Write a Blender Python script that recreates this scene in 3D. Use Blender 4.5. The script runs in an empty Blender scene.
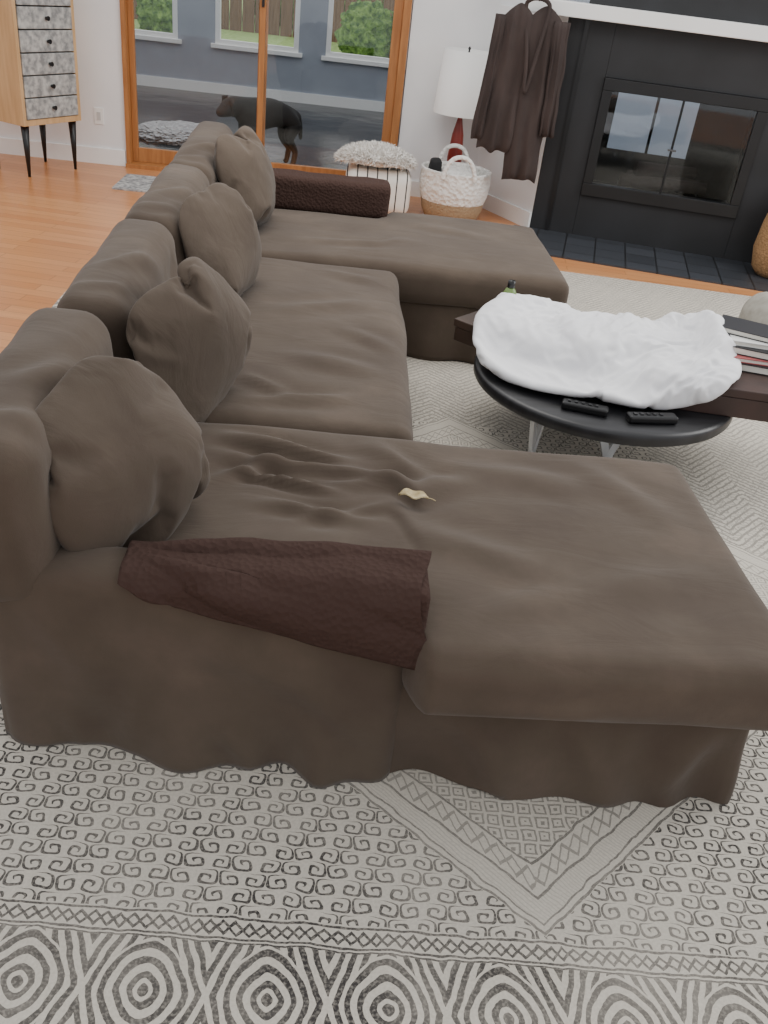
import bpy, bmesh, math, random
from mathutils import Vector, Matrix, noise
random.seed(4)
C=bpy.context
def link(o): C.scene.collection.objects.link(o); return o
def lin(h):
    def f(c):
        c/=255.0
        return c/12.92 if c<=.04045 else ((c+.055)/1.055)**2.4
    return (f(h[0]),f(h[1]),f(h[2]),1)
# ---------------- node helpers -----------------
class S:
    nt=None
    def __init__(s,v): s.v=v
    @staticmethod
    def m(op,*a,clamp=False):
        n=S.nt.nodes.new('ShaderNodeMath'); n.operation=op; n.use_clamp=clamp
        for i,x in enumerate(a):
            if isinstance(x,S): x=x.v
            if isinstance(x,(int,float)): n.inputs[i].default_value=x
            else: S.nt.links.new(x,n.inputs[i])
        return S(n.outputs[0])
    def __add__(s,o): return S.m('ADD',s,o)
    __radd__=__add__
    def __sub__(s,o): return S.m('SUBTRACT',s,o)
    def __rsub__(s,o): return S.m('SUBTRACT',o,s)
    def __mul__(s,o): return S.m('MULTIPLY',s,o)
    __rmul__=__mul__
    def __truediv__(s,o): return S.m('DIVIDE',s,o)
    def __abs__(s): return S.m('ABSOLUTE',s)
    def fr(s): return S.m('FRACT',s)
    def fl(s): return S.m('FLOOR',s)
    def __gt__(s,o): return S.m('GREATER_THAN',s,o)
    def __lt__(s,o): return S.m('LESS_THAN',s,o)
    def sst(s,a,b):
        n=S.nt.nodes.new('ShaderNodeMapRange'); n.interpolation_type='SMOOTHSTEP'
        S.nt.links.new(s.v,n.inputs[0]); n.inputs[1].default_value=a; n.inputs[2].default_value=b
        return S(n.outputs[0])
def mixv(f,a,b):
    return a+(b-a)*f if isinstance(b,S) or isinstance(a,S) else f*(b-a)+a
def newmat(name,col=(128,128,128),rough=.7,metal=0,spec=None):
    m=bpy.data.materials.new(name); m.use_nodes=True
    b=m.node_tree.nodes['Principled BSDF']
    b.inputs['Base Color'].default_value=lin(col) if len(col)==3 else col
    b.inputs['Roughness'].default_value=rough; b.inputs['Metallic'].default_value=metal
    if spec is not None: b.inputs['Specular IOR Level'].default_value=spec
    return m,m.node_tree,b
def noisemat(name,c1,c2,scale=5,rough=.7,bump=0,bscale=200,detail=4,spec=.5,dist=.002,stretch=(1,1,1),metal=0):
    m,nt,b=newmat(name,c1,rough,metal,spec)
    tc=nt.nodes.new('ShaderNodeTexCoord'); mp=nt.nodes.new('ShaderNodeMapping'); mp.inputs['Scale'].default_value=stretch
    nt.links.new(tc.outputs['Object'],mp.inputs[0])
    n=nt.nodes.new('ShaderNodeTexNoise'); n.inputs['Scale'].default_value=scale; n.inputs['Detail'].default_value=detail
    nt.links.new(mp.outputs[0],n.inputs['Vector'])
    r=nt.nodes.new('ShaderNodeValToRGB'); r.color_ramp.elements[0].color=lin(c1); r.color_ramp.elements[1].color=lin(c2)
    r.color_ramp.elements[0].position=.35; r.color_ramp.elements[1].position=.65
    nt.links.new(n.outputs['Fac'],r.inputs[0]); nt.links.new(r.outputs[0],b.inputs['Base Color'])
    if bump:
        n2=nt.nodes.new('ShaderNodeTexNoise'); n2.inputs['Scale'].default_value=bscale; n2.inputs['Detail'].default_value=2
        nt.links.new(tc.outputs['Object'],n2.inputs['Vector'])
        bp=nt.nodes.new('ShaderNodeBump'); bp.inputs['Strength'].default_value=bump; bp.inputs['Distance'].default_value=dist
        nt.links.new(n2.outputs['Fac'],bp.inputs['Height']); nt.links.new(bp.outputs[0],b.inputs['Normal'])
    return m
# ---------------- mesh helpers -----------------
def mk(name,verts,faces,mat=None,smooth=False,parent=None):
    me=bpy.data.meshes.new(name); me.from_pydata(verts,[],faces); me.update()
    if smooth:
        for p in me.polygons: p.use_smooth=True
    o=link(bpy.data.objects.new(name,me))
    if mat: me.materials.append(mat)
    if parent: o.parent=parent
    return o
def empty(name,loc=(0,0,0)):
    o=link(bpy.data.objects.new(name,None)); o.location=loc; o.empty_display_size=.1; return o
def box(name,x0,x1,y0,y1,z0,z1,mat,parent=None,bev=0,M=None):
    bm=bmesh.new(); bmesh.ops.create_cube(bm,size=1)
    for v in bm.verts:
        v.co=Vector(((x0+x1)/2+v.co.x*(x1-x0),(y0+y1)/2+v.co.y*(y1-y0),(z0+z1)/2+v.co.z*(z1-z0)))
    if bev: bmesh.ops.bevel(bm,geom=bm.edges[:],offset=bev,segments=3,affect='EDGES',profile=.5)
    if M is not None: bmesh.ops.transform(bm,matrix=M,verts=bm.verts)
    me=bpy.data.meshes.new(name); bm.to_mesh(me); bm.free(); me.materials.append(mat)
    o=link(bpy.data.objects.new(name,me))
    if parent: o.parent=parent
    return o
def cyl(name,p0,p1,r0,r1,mat,parent=None,seg=24,cap=True,smooth=True):
    p0=Vector(p0);p1=Vector(p1); d=p1-p0; q=d.to_track_quat('Z','Y')
    vs=[];fs=[]
    for k,(p,r) in enumerate(((p0,r0),(p1,r1))):
        for i in range(seg):
            a=2*math.pi*i/seg; vs.append(p+q@Vector((r*math.cos(a),r*math.sin(a),0)))
    for i in range(seg): j=(i+1)%seg; fs.append((i,j,seg+j,seg+i))
    if cap: fs.append(tuple(range(seg))[::-1]); fs.append(tuple(range(seg,2*seg)))
    o=mk(name,vs,fs,mat,False,parent)
    if smooth:
        for p in o.data.polygons:
            if len(p.vertices)==4: p.use_smooth=True
    return o
def lathe(name,prof,loc,mat,parent=None,seg=40,mod=None):
    vs=[];fs=[];n=len(prof)
    for i in range(seg):
        a=2*math.pi*i/seg
        for k,(r,z) in enumerate(prof):
            rr=r*(mod(a,z) if mod else 1)
            vs.append((loc[0]+rr*math.cos(a),loc[1]+rr*math.sin(a),loc[2]+z))
    for i in range(seg):
        j=(i+1)%seg
        for k in range(n-1): fs.append((i*n+k,j*n+k,j*n+k+1,i*n+k+1))
    return mk(name,vs,fs,mat,True,parent)
def curve(name,pts,r,mat,parent=None,cyc=False):
    cu=bpy.data.curves.new(name,'CURVE'); cu.dimensions='3D'; cu.bevel_depth=r; cu.bevel_resolution=3
    s=cu.splines.new('NURBS'); s.points.add(len(pts)-1)
    for p,c in zip(s.points,pts): p.co=(*c,1)
    s.order_u=3; s.use_endpoint_u=not cyc; s.use_cyclic_u=cyc
    o=link(bpy.data.objects.new(name,cu)); cu.materials.append(mat)
    if parent: o.parent=parent
    return o
def fbm(p,o=4): return noise.fractal(p,1.0,2.0,o)
def sm(a,b_,x): t=max(0,min(1,(x-a)/(b_-a))); return t*t*(3-2*t)
def cage(nx,ny,nz):
    idx={};vs=[];fs=[]
    def vid(i,j,k):
        key=(i,j,k)
        if key not in idx:
            idx[key]=len(vs); vs.append(Vector((2*i/nx-1,2*j/ny-1,2*k/nz-1)))
        return idx[key]
    for i in range(nx):
        for j in range(ny):
            fs.append((vid(i,j,0),vid(i,j+1,0),vid(i+1,j+1,0),vid(i+1,j,0)))
            fs.append((vid(i,j,nz),vid(i+1,j,nz),vid(i+1,j+1,nz),vid(i,j+1,nz)))
    for i in range(nx):
        for k in range(nz):
            fs.append((vid(i,0,k),vid(i+1,0,k),vid(i+1,0,k+1),vid(i,0,k+1)))
            fs.append((vid(i,ny,k),vid(i,ny,k+1),vid(i+1,ny,k+1),vid(i+1,ny,k)))
    for j in range(ny):
        for k in range(nz):
            fs.append((vid(0,j,k),vid(0,j,k+1),vid(0,j+1,k+1),vid(0,j+1,k)))
            fs.append((vid(nx,j,k),vid(nx,j+1,k),vid(nx,j+1,k+1),vid(nx,j,k+1)))
    return vs,fs
def soft(name,x0,x1,y0,y1,z0,z1,r,mat,parent=None,step=.025,bulge=(0,0,0),amp=.006,sc=3.5,warp=None,seed=0,creases=()):
    lx,ly,lz=(x1-x0)/2,(y1-y0)/2,(z1-z0)/2
    n=[max(4,int(2*l/step)) for l in (lx,ly,lz)]
    vs,fs=cage(*n); out=[]; c=Vector(((x0+x1)/2,(y0+y1)/2,(z0+z1)/2))
    r=min(r,lx,ly,lz)
    for v in vs:
        p=Vector((v.x*lx,v.y*ly,v.z*lz))
        q=Vector((max(-lx+r,min(lx-r,p.x)),max(-ly+r,min(ly-r,p.y)),max(-lz+r,min(lz-r,p.z))))
        d=p-q
        nn=d.normalized() if d.length>1e-6 else Vector((0,0,0))
        if d.length>1e-6: p=q+nn*r
        u,w,t=v.x,v.y,v.z
        p.x+=bulge[0]*(1-w*w)*(1-t*t)*u
        p.y+=bulge[1]*(1-u*u)*(1-t*t)*w
        p.z+=bulge[2]*(1-u**4)*(1-w**4)*t
        P=p+c; s=P+Vector((seed*7.3,seed*3.1,0))
        dn=amp*fbm(s*sc,2)
        for (a,b_,wd,hh) in creases:
            a=Vector(a);b_=Vector(b_); ab=b_-a; tt=max(0,min(1,(P-a).dot(ab)/ab.dot(ab)))
            cl=a+ab*tt; wob=.02*noise.noise(P*6)
            dist=((P-cl).length)+wob; e=math.sin(math.pi*min(.97,max(.03,tt)))
            x=dist/wd
            dn+=hh*e*(math.exp(-x*x)-.5*math.exp(-((x-1.7)**2)))
        if nn.length==0: nn=Vector((0,0,1))
        P+=nn*dn
        if warp: P=warp(P,v)
        out.append(P)
    return mk(name,out,fs,mat,True,parent)
def frame(center,normal,up=(0,0,1),spin=0):
    z=Vector(normal).normalized(); x=Vector(up).cross(z).normalized(); y=z.cross(x)
    M=Matrix((( x.x,y.x,z.x,center[0]),(x.y,y.y,z.y,center[1]),(x.z,y.z,z.z,center[2]),(0,0,0,1)))
    return M@Matrix.Rotation(math.radians(spin),4,'Z')
# ---------- cloth simulation for pillows and bedding (baked to mesh) ----------
def twosheet(name,w,h,nx,ny,th,seed,pinch=.12):
    vs=[];fs=[];ix={}
    for s in (1,-1):
        for i in range(nx+1):
            for j in range(ny+1):
                u=-1+2*i/nx;v=-1+2*j/ny
                if s==-1 and (i in(0,nx) or j in(0,ny)): ix[(s,i,j)]=ix[(1,i,j)]; continue
                k=((1-abs(u)**3)*(1-abs(v)**3))**.5
                ix[(s,i,j)]=len(vs)
                vs.append((u*w/2*(1-pinch*v**4),v*h/2*(1-pinch*u**4),s*th/2*k+.008*noise.noise(Vector((u*3,v*3,seed+s)))))
        for i in range(nx):
            for j in range(ny):
                f=(ix[(s,i,j)],ix[(s,i+1,j)],ix[(s,i+1,j+1)],ix[(s,i,j+1)])
                fs.append(f if s>0 else f[::-1])
    return mk(name,vs,fs,None,True)
def addcloth(o,pressure,shrink,grav,mass=.3,tens=15,bend=.5,selfc=False,cd=.008):
    m=o.modifiers.new('c','CLOTH'); s=m.settings; s.quality=6; s.mass=mass; s.tension_stiffness=tens; s.compression_stiffness=tens; s.shear_stiffness=5; s.bending_stiffness=bend
    s.use_pressure=True; s.uniform_pressure_force=pressure; s.shrink_min=shrink; s.effector_weights.gravity=grav; s.air_damping=2
    m.collision_settings.use_collision=grav>0; m.collision_settings.use_self_collision=selfc; m.collision_settings.self_distance_min=cd; m.collision_settings.distance_min=cd
    m.point_cache.frame_start=1; m.point_cache.frame_end=80
TZ=.33
sims=[]
for k,(pr,sh_) in enumerate([(1.2,-.26),(1.5,-.20),(1.8,-.15),(2.2,-.10)]):
    o=twosheet('sim%d'%k,.5,.48,42,40,.06,k*3+1,.24 if k==0 else .18); addcloth(o,pr,sh_,0,bend=.15); o.location=(k*2-20,0,0); sims.append(o)
temps=[]
def collider(x0,x1,y0,y1,z0,z1,ang=0,cx=0,cy=0):
    M=Matrix.Translation((cx,cy,0))@Matrix.Rotation(math.radians(ang),4,'Z')
    o=box('tmpcol',x0,x1,y0,y1,z0,z1,bpy.data.materials.new('tmp'),None,0,M); o.modifiers.new('col','COLLISION'); o.collision.thickness_outer=.008; o.collision.cloth_friction=40; temps.append(o)
collider(-.62,.62,-.50,.56,TZ-.2,TZ,0,1.086,3.30)
collider(-.2,.2,-.205,.205,TZ,TZ+.095,-42,.816,3.56)
collider(-.3,.3,-.27,.27,TZ,TZ+.115,-8,1.565,3.26)
collider(-.16,.16,-.14,.14,TZ,TZ+.13,15,1.12,3.42)
dv=twosheet('simdv',.92,.80,66,58,.26,9,.14); addcloth(dv,3.4,-.22,1,mass=.3,bend=.25,selfc=True)
dv.location=(1.12,3.40,TZ+.38); dv.rotation_euler=(.28,.06,math.radians(-16))
for f in range(1,41): C.scene.frame_set(f)
dgr=C.evaluated_depsgraph_get()
baked=[]
for o in sims+[dv]:
    me=bpy.data.meshes.new_from_object(o.evaluated_get(dgr)); M=o.matrix_world.copy()
    if o is dv: me.transform(M)
    baked.append(me)
for o in sims+temps+[dv]: bpy.data.objects.remove(o)
C.scene.frame_set(1)
def put_pillow(name,me,w,h,t,M,mat,slump=.3):
    xs=[v.co.x for v in me.vertices]; ys=[v.co.y for v in me.vertices]; zs=[v.co.z for v in me.vertices]
    cx,cy,cz=[(max(a)+min(a))/2 for a in (xs,ys,zs)]; rx,ry,rz=[(max(a)-min(a))/2 for a in (xs,ys,zs)]
    for v in me.vertices:
        u,vv,k=(v.co.x-cx)/rx,(v.co.y-cy)/ry,(v.co.z-cz)/rz
        k*=1-slump*vv*.8
        p=Vector((u*w/2*(1-.12*vv),vv*h/2,k*t/2-.05*slump*vv*vv))
        v.co=M@p
    me.name=name; me.materials.clear(); me.materials.append(mat)
    for p in me.polygons:p.use_smooth=True
    o=link(bpy.data.objects.new(name,me)); s=o.modifiers.new('s','SUBSURF'); s.levels=1; s.render_levels=1
    return o
# ---------------- materials -----------------
def fabric(name,c1,c2,c3,sc=(4,9,6),bs=.22):
    m,nt,b=newmat(name,c1,.92,0,.15); S.nt=nt
    tc=nt.nodes.new('ShaderNodeTexCoord')
    n=nt.nodes.new('ShaderNodeTexNoise'); n.inputs['Scale'].default_value=2.6; n.inputs['Detail'].default_value=5; n.inputs['Roughness'].default_value=.6
    nt.links.new(tc.outputs['Object'],n.inputs['Vector'])
    r=nt.nodes.new('ShaderNodeValToRGB'); e=r.color_ramp.elements
    e[0].position=.3; e[0].color=lin(c1); e[1].position=.55; e[1].color=lin(c2)
    x=e.new(.75); x.color=lin(c3)
    nt.links.new(n.outputs['Fac'],r.inputs[0]); nt.links.new(r.outputs[0],b.inputs['Base Color'])
    w=nt.nodes.new('ShaderNodeTexNoise'); w.inputs['Scale'].default_value=420; nt.links.new(tc.outputs['Object'],w.inputs['Vector'])
    mp=nt.nodes.new('ShaderNodeMapping'); mp.inputs['Scale'].default_value=sc; nt.links.new(tc.outputs['Object'],mp.inputs[0])
    w2=nt.nodes.new('ShaderNodeTexNoise'); w2.inputs['Scale'].default_value=1; w2.inputs['Detail'].default_value=4; w2.inputs['Distortion'].default_value=.9
    nt.links.new(mp.outputs[0],w2.inputs['Vector'])
    b1=nt.nodes.new('ShaderNodeBump'); b1.inputs['Strength'].default_value=bs; b1.inputs['Distance'].default_value=.018
    nt.links.new(w2.outputs['Fac'],b1.inputs['Height'])
    b2=nt.nodes.new('ShaderNodeBump'); b2.inputs['Strength'].default_value=.35; b2.inputs['Distance'].default_value=.001
    nt.links.new(w.outputs['Fac'],b2.inputs['Height']); nt.links.new(b1.outputs[0],b2.inputs['Normal'])
    nt.links.new(b2.outputs[0],b.inputs['Normal'])
    b.inputs['Sheen Weight'].default_value=.12
    return m
sofaM=fabric('brown_linen',(76,65,56),(86,75,65),(99,86,75),(4,8,6),.30)
pillM=fabric('brown_linen_pillow',(80,70,61),(89,78,68),(99,88,78),(6,9,5),.45)
throwM,nt,b=newmat('brown_waffle_knit',(68,52,47),.95,0,.1)
tc=nt.nodes.new('ShaderNodeTexCoord'); vo=nt.nodes.new('ShaderNodeTexVoronoi'); vo.inputs['Scale'].default_value=75
nt.links.new(tc.outputs['Object'],vo.inputs['Vector']); bp=nt.nodes.new('ShaderNodeBump'); bp.inputs['Strength'].default_value=.8; bp.inputs['Distance'].default_value=.005
nt.links.new(vo.outputs['Distance'],bp.inputs['Height']); nt.links.new(bp.outputs[0],b.inputs['Normal'])
wallM=noisemat('white_wall',(232,233,234),(238,238,238),3,.8,.05,80)
trimM=noisemat('white_trim',(240,240,238),(244,244,242),3,.5)
woodT=noisemat('golden_wood_trim',(160,104,56),(180,122,70),6,.45,stretch=(6,6,.6))
blackM=noisemat('charcoal_painted_tile',(28,29,31),(35,36,39),4,.55,.1,60)
blackMet=noisemat('black_metal',(16,16,18),(22,22,24),4,.35)
slateM,nt,b=newmat('slate_hearth_tile',(60,64,70),.45)
tc=nt.nodes.new('ShaderNodeTexCoord'); mp=nt.nodes.new('ShaderNodeMapping'); mp.inputs['Rotation'].default_value=(0,0,math.radians(14))
nt.links.new(tc.outputs['Object'],mp.inputs[0])
br=nt.nodes.new('ShaderNodeTexBrick'); br.offset=.0; br.inputs['Scale'].default_value=1; br.inputs['Brick Width'].default_value=.22; br.inputs['Row Height'].default_value=.22
br.inputs['Mortar Size'].default_value=.006; br.inputs['Color1'].default_value=lin((50,53,58)); br.inputs['Color2'].default_value=lin((62,65,71)); br.inputs['Mortar'].default_value=lin((26,27,29))
nt.links.new(mp.outputs[0],br.inputs['Vector']); nt.links.new(br.outputs[0],b.inputs['Base Color'])
floorM,nt,b=newmat('oak_plank_floor',(190,120,70),.3)
tc=nt.nodes.new('ShaderNodeTexCoord'); mp=nt.nodes.new('ShaderNodeMapping'); mp.inputs['Rotation'].default_value=(0,0,math.radians(8)); nt.links.new(tc.outputs['Object'],mp.inputs[0])
br=nt.nodes.new('ShaderNodeTexBrick'); br.offset=.37; br.inputs['Scale'].default_value=1; br.inputs['Brick Width'].default_value=1.1; br.inputs['Row Height'].default_value=.085
br.inputs['Mortar Size'].default_value=.0012; br.inputs['Color1'].default_value=lin((206,136,84)); br.inputs['Color2'].default_value=lin((222,156,102)); br.inputs['Mortar'].default_value=lin((130,78,44))
nt.links.new(mp.outputs[0],br.inputs['Vector'])
mp2=nt.nodes.new('ShaderNodeMapping'); mp2.inputs['Scale'].default_value=(2,30,1); nt.links.new(mp.outputs[0],mp2.inputs[0])
nz=nt.nodes.new('ShaderNodeTexNoise'); nz.inputs['Scale'].default_value=2; nz.inputs['Detail'].default_value=5; nt.links.new(mp2.outputs[0],nz.inputs['Vector'])
mx=nt.nodes.new('ShaderNodeMix'); mx.data_type='RGBA'; mx.blend_type='MULTIPLY'; mx.inputs[0].default_value=.3
nt.links.new(br.outputs[0],mx.inputs[6]); nt.links.new(nz.outputs['Fac'],mx.inputs[7]); nt.links.new(mx.outputs[2],b.inputs['Base Color'])
# rug
rugM,nt,b=newmat('patterned_rug',(200,195,185),.95,0,.1); S.nt=nt
tc=nt.nodes.new('ShaderNodeTexCoord'); sx=nt.nodes.new('ShaderNodeSeparateXYZ')
wn=nt.nodes.new('ShaderNodeTexNoise'); wn.inputs['Scale'].default_value=16; wn.inputs['Detail'].default_value=4
nt.links.new(tc.outputs['Object'],wn.inputs['Vector'])
va=nt.nodes.new('ShaderNodeVectorMath'); va.operation='MULTIPLY_ADD'; va.inputs[1].default_value=(.020,.020,0)
nt.links.new(wn.outputs['Color'],va.inputs[0]); nt.links.new(tc.outputs['Object'],va.inputs[2]); nt.links.new(va.outputs[0],sx.inputs[0])
X=S(sx.outputs[0])-.010; Y0=S(sx.outputs[1])-.010; Y=Y0+X*.04
def band(v,a,b_): return (v>a)*(v<b_)
def line(v,c,w): return abs(v-c)<w
def scroll(X,Y,cw,ch,k=1.45,th=.19):
    v=Y/ch; row=v.fl(); u=X/cw+row*.5
    cu=u.fr()-.5; cv=v.fr()-.5
    par=S.m('MODULO',abs(row+u.fl()),2.0)
    sgn=(par>.5)*2-1
    cu2=cu*sgn
    ang=S.m('ARCTAN2',cv,cu2)/(2*math.pi)
    r=S.m('POWER',S.m('ADD',S.m('POWER',abs(cu),4.0),S.m('POWER',abs(cv),4.0)),.25)
    sp=abs((r*k*2-ang+.25).fr()-.5)
    return (sp<th)*(r<.485)*(r>.07)
field=scroll(X,Y,.050,.038)
def zig(a,b_,p,amp,w):
    tri=abs((a/p).fr()-.5)*2
    return abs(b_-(tri-.5)*amp)<w
u=abs((X/.225+.629).fr()-.5)*2; v=(Y-.915)/.105; av=abs(v)
k=S.m('POWER',S.m('ADD',S.m('POWER',u*1.05,1.6),S.m('POWER',av*.80,1.6)),1/1.6)
rings=(k*4.3+.25).fr()<.48
k2=(1-u)*1.0+(av-1)*-.35
rings2=(k2*4.6+.1).fr()<.5
og=mixv((k>.80),rings,rings2)
og=S.m('MAXIMUM',og,(k<.10))
og=S.m('MAXIMUM',og,line(Y,.795,.006))
chain=S.m('MAXIMUM',zig(X,(Y-1.052),.05,.026,.004),zig(X+.025,(Y-1.052),.05,.026,.004))
chain=S.m('MAXIMUM',chain,S.m('MAXIMUM',line(Y,1.030,.0025),line(Y,1.074,.0025)))
chain=S.m('MAXIMUM',chain,line(Y,1.022,.0018))
isB=Y<1.02; isC=band(Y,1.02,1.08)
dd=abs(X-.52)*.9+abs(Y0-2.27); t=1.2-dd
lines=S.m('MAXIMUM',line(t,.0,.004),S.m('MAXIMUM',line(t,.022,.003),S.m('MAXIMUM',line(t,.085,.004),line(t,.165,.004))))
b1=band(t,.026,.082)*(abs(((X+Y0)/.012).fr()-.5)<.14)*.25
b2=band(t,.09,.16)*S.m('MAXIMUM',zig(X,(t-.125),.06,.05,.005),zig(X+.03,(t-.125),.06,.05,.005))*.6
g1=abs(((X+Y0)/.075).fr()-.5)*2; g2=abs(((X-Y0)/.075).fr()-.5)*2
lat=((g1+g2)*1.6).fr()<.4
b3=(t>.17)*lat*.65
med=S.m('MAXIMUM',S.m('MAXIMUM',lines*.8,b1),S.m('MAXIMUM',b2,b3))
inMed=(t>-.006)
hb=abs((Y0/.035+abs((X/.3).fr()-.5)*8).fr()-.5)<.17
far=S.m('MAXIMUM',Y0>3.4,(X>1.35)*(Y0>1.7))
fieldmix=mixv(far,field,S.m('MAXIMUM',hb*.7,field*.5))
pat=mixv(inMed,fieldmix,med)
pat=mixv(isC,pat,chain); pat=mixv(isB,pat,og)
sb=(X< -1.2); pat=mixv(sb,pat,((abs(X+1.3)*14+ (abs((Y0/.2).fr()-.5)*4)).fr()<.45)*.9)
wear=nt.nodes.new('ShaderNodeTexNoise'); wear.inputs['Scale'].default_value=1.6; wear.inputs['Detail'].default_value=6; wear.inputs['Roughness'].default_value=.7
nt.links.new(tc.outputs['Object'],wear.inputs['Vector'])
wf=S(wear.outputs['Fac']).sst(.3,.6)*.4+.6
fine=nt.nodes.new('ShaderNodeTexNoise'); fine.inputs['Scale'].default_value=160; nt.links.new(tc.outputs['Object'],fine.inputs['Vector'])
ff=S(fine.outputs['Fac']).sst(.25,.6)*.4+.6
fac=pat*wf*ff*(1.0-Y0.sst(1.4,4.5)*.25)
mx=nt.nodes.new('ShaderNodeMix'); mx.data_type='RGBA'; nt.links.new(fac.v,mx.inputs[0])
mx.inputs[7].default_value=lin((64,61,60))
r=nt.nodes.new('ShaderNodeValToRGB'); r.color_ramp.elements[0].color=lin((184,177,165)); r.color_ramp.elements[1].color=lin((218,211,198))
nt.links.new(fine.outputs['Fac'],r.inputs[0]); nt.links.new(r.outputs[0],mx.inputs[6]); nt.links.new(mx.outputs[2],b.inputs['Base Color'])
bp=nt.nodes.new('ShaderNodeBump'); bp.inputs['Strength'].default_value=.3; bp.inputs['Distance'].default_value=.003
nt.links.new(fine.outputs['Fac'],bp.inputs['Height']); nt.links.new(bp.outputs[0],b.inputs['Normal'])

# ================= ROOM =================
mk('floor',[(-6,-4,0),(6,-4,0),(6,7.72,0),(-6,7.72,0)],[(0,1,2,3)],floorM)
rv=[(-1.39,.45,.012),(3.3,.30,.012),(3.15,5.68,.012),(-1.42,6.22,.012)]
rb=[(a,b_,0.0005) for a,b_,c in rv]
mk('patterned_area_rug',rv+rb,[(0,1,2,3),(0,4,5,1),(1,5,6,2),(2,6,7,3),(3,7,4,0)],rugM)
W0,W1=7.72,7.86
wl=empty('wall_back')
box('left_part',-6,-1.79,W0,W1,0,2.7,wallM,wl); box('above_door',-1.79,.40,W0,W1,2.15,2.7,wallM,wl); box('right_part',.40,1.35,W0,W1,0,2.7,wallM,wl)
box('baseboard_back',-6,-1.80,W0-.018,W0,0,.12,trimM); box('baseboard_back.001',.41,1.08,W0-.018,W0,0,.12,trimM)
box('wall_left',-6.1,-6,-4,W1,0,2.7,wallM)
ol=empty('wall_outlet'); box('plate',-2.03,-1.96,W0-.008,W0,.30,.42,trimM,ol); box('socket',-2.01,-1.98,W0-.012,W0-.008,.33,.39,newmat('outlet_grey',(200,200,198))[0],ol)
d=empty('door_1')
box('jamb_left',-1.79,-1.757,W0-.02,W1,0,2.15,woodT,d); box('jamb_right',.33,.39,W0-.02,W1,0,2.15,woodT,d); box('head',-1.79,.39,W0-.02,W1,2.08,2.17,woodT,d)
box('sill',-1.79,.39,W0-.06,W1+.02,0,.03,woodT,d)
for nme,a,b_,yy in (('panel_fixed',-1.757,-.69,W0+.07),('panel_slide',-.75,.33,W0+.02)):
    box(nme+'_stile_l',a,a+.045,yy,yy+.04,.03,2.08,woodT,d,.004); box(nme+'_stile_r',b_-.07,b_,yy,yy+.04,.03,2.08,woodT,d,.004)
    box(nme+'_rail_b',a+.045,b_-.07,yy,yy+.04,.03,.14,woodT,d,.004); box(nme+'_rail_t',a+.045,b_-.07,yy,yy+.04,1.98,2.08,woodT,d,.004)
glM=bpy.data.materials.new('door_glass'); glM.use_nodes=True; nt=glM.node_tree; nt.nodes.clear()
o=nt.nodes.new('ShaderNodeOutputMaterial'); mxs=nt.nodes.new('ShaderNodeMixShader'); tr=nt.nodes.new('ShaderNodeBsdfTransparent'); gl=nt.nodes.new('ShaderNodeBsdfGlossy'); gl.inputs['Roughness'].default_value=.02
mxs.inputs[0].default_value=.035; tr.inputs[0].default_value=(.97,.98,.985,1)
nt.links.new(tr.outputs[0],mxs.inputs[1]); nt.links.new(gl.outputs[0],mxs.inputs[2]); nt.links.new(mxs.outputs[0],o.inputs[0])
box('pane_fixed',-1.712,-.76,W0+.088,W0+.092,.14,1.98,glM,d); box('pane_slide',-.705,.26,W0+.038,W0+.042,.14,1.98,glM,d)
box('handle',-.735,-.715,W0-.0,W0+.02,1.25,1.45,blackMet,d,.004)
# sunroom
sunF,nt,b=newmat('sunroom_dark_floor',(40,42,48),.2,0,.30)
tc=nt.nodes.new('ShaderNodeTexCoord'); n=nt.nodes.new('ShaderNodeTexNoise'); n.inputs['Scale'].default_value=2; n.inputs['Detail'].default_value=5; nt.links.new(tc.outputs['Object'],n.inputs['Vector'])
r=nt.nodes.new('ShaderNodeValToRGB'); r.color_ramp.elements[0].color=lin((14,15,18)); r.color_ramp.elements[1].color=lin((32,34,39)); nt.links.new(n.outputs['Fac'],r.inputs[0]); nt.links.new(r.outputs[0],b.inputs['Base Color'])
bp=nt.nodes.new('ShaderNodeBump'); bp.inputs['Strength'].default_value=.5; bp.inputs['Distance'].default_value=.03; nt.links.new(n.outputs['Fac'],bp.inputs['Height']); nt.links.new(bp.outputs[0],b.inputs['Normal'])
box('floor_sunroom',-4.6,5.2,W1,12.5,-.06,-.02,sunF)
sunW=noisemat('sunroom_greyblue_wall',(150,157,168),(160,167,178),3,.7)
sw=empty('wall_sunroom'); Yw=12.5
wins=[(-3.25,-2.21),(-1.75,-.72),(-.38,.65),(1.1,2.2)]
xs=[-4.6]+[q for w in wins for q in w]+[5.2]
box('below',-4.6,5.2,Yw,Yw+.12,-.06,.52,sunW,sw); box('above',-4.6,5.2,Yw,Yw+.12,2.1,2.6,sunW,sw)
for i in range(0,len(xs),2): box('pier_%d'%i,xs[i],xs[i+1],Yw,Yw+.12,.52,2.1,sunW,sw)
for i,(a,b_) in enumerate(wins):
    w=empty('window_%d'%(i+1))
    box('sill',a-.05,b_+.05,Yw-.05,Yw+.02,.50,.55,trimM,w,.005)
    box('l',a,a+.06,Yw-.01,Yw+.08,.55,2.1,trimM,w); box('r',b_-.06,b_,Yw-.01,Yw+.08,.55,2.1,trimM,w); box('t',a,b_,Yw-.01,Yw+.08,2.04,2.1,trimM,w); box('b',a+.06,b_-.06,Yw-.01,Yw+.08,.55,.60,trimM,w)
box('wall_sunroom_left',-4.7,-4.6,W1,Yw+.12,-.06,2.6,sunW); box('wall_sunroom_right',5.2,5.3,W1,Yw+.12,-.06,2.6,sunW)
box('baseboard_sunroom',-4.6,5.2,Yw-.02,Yw,-.02,.1,trimM)
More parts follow.
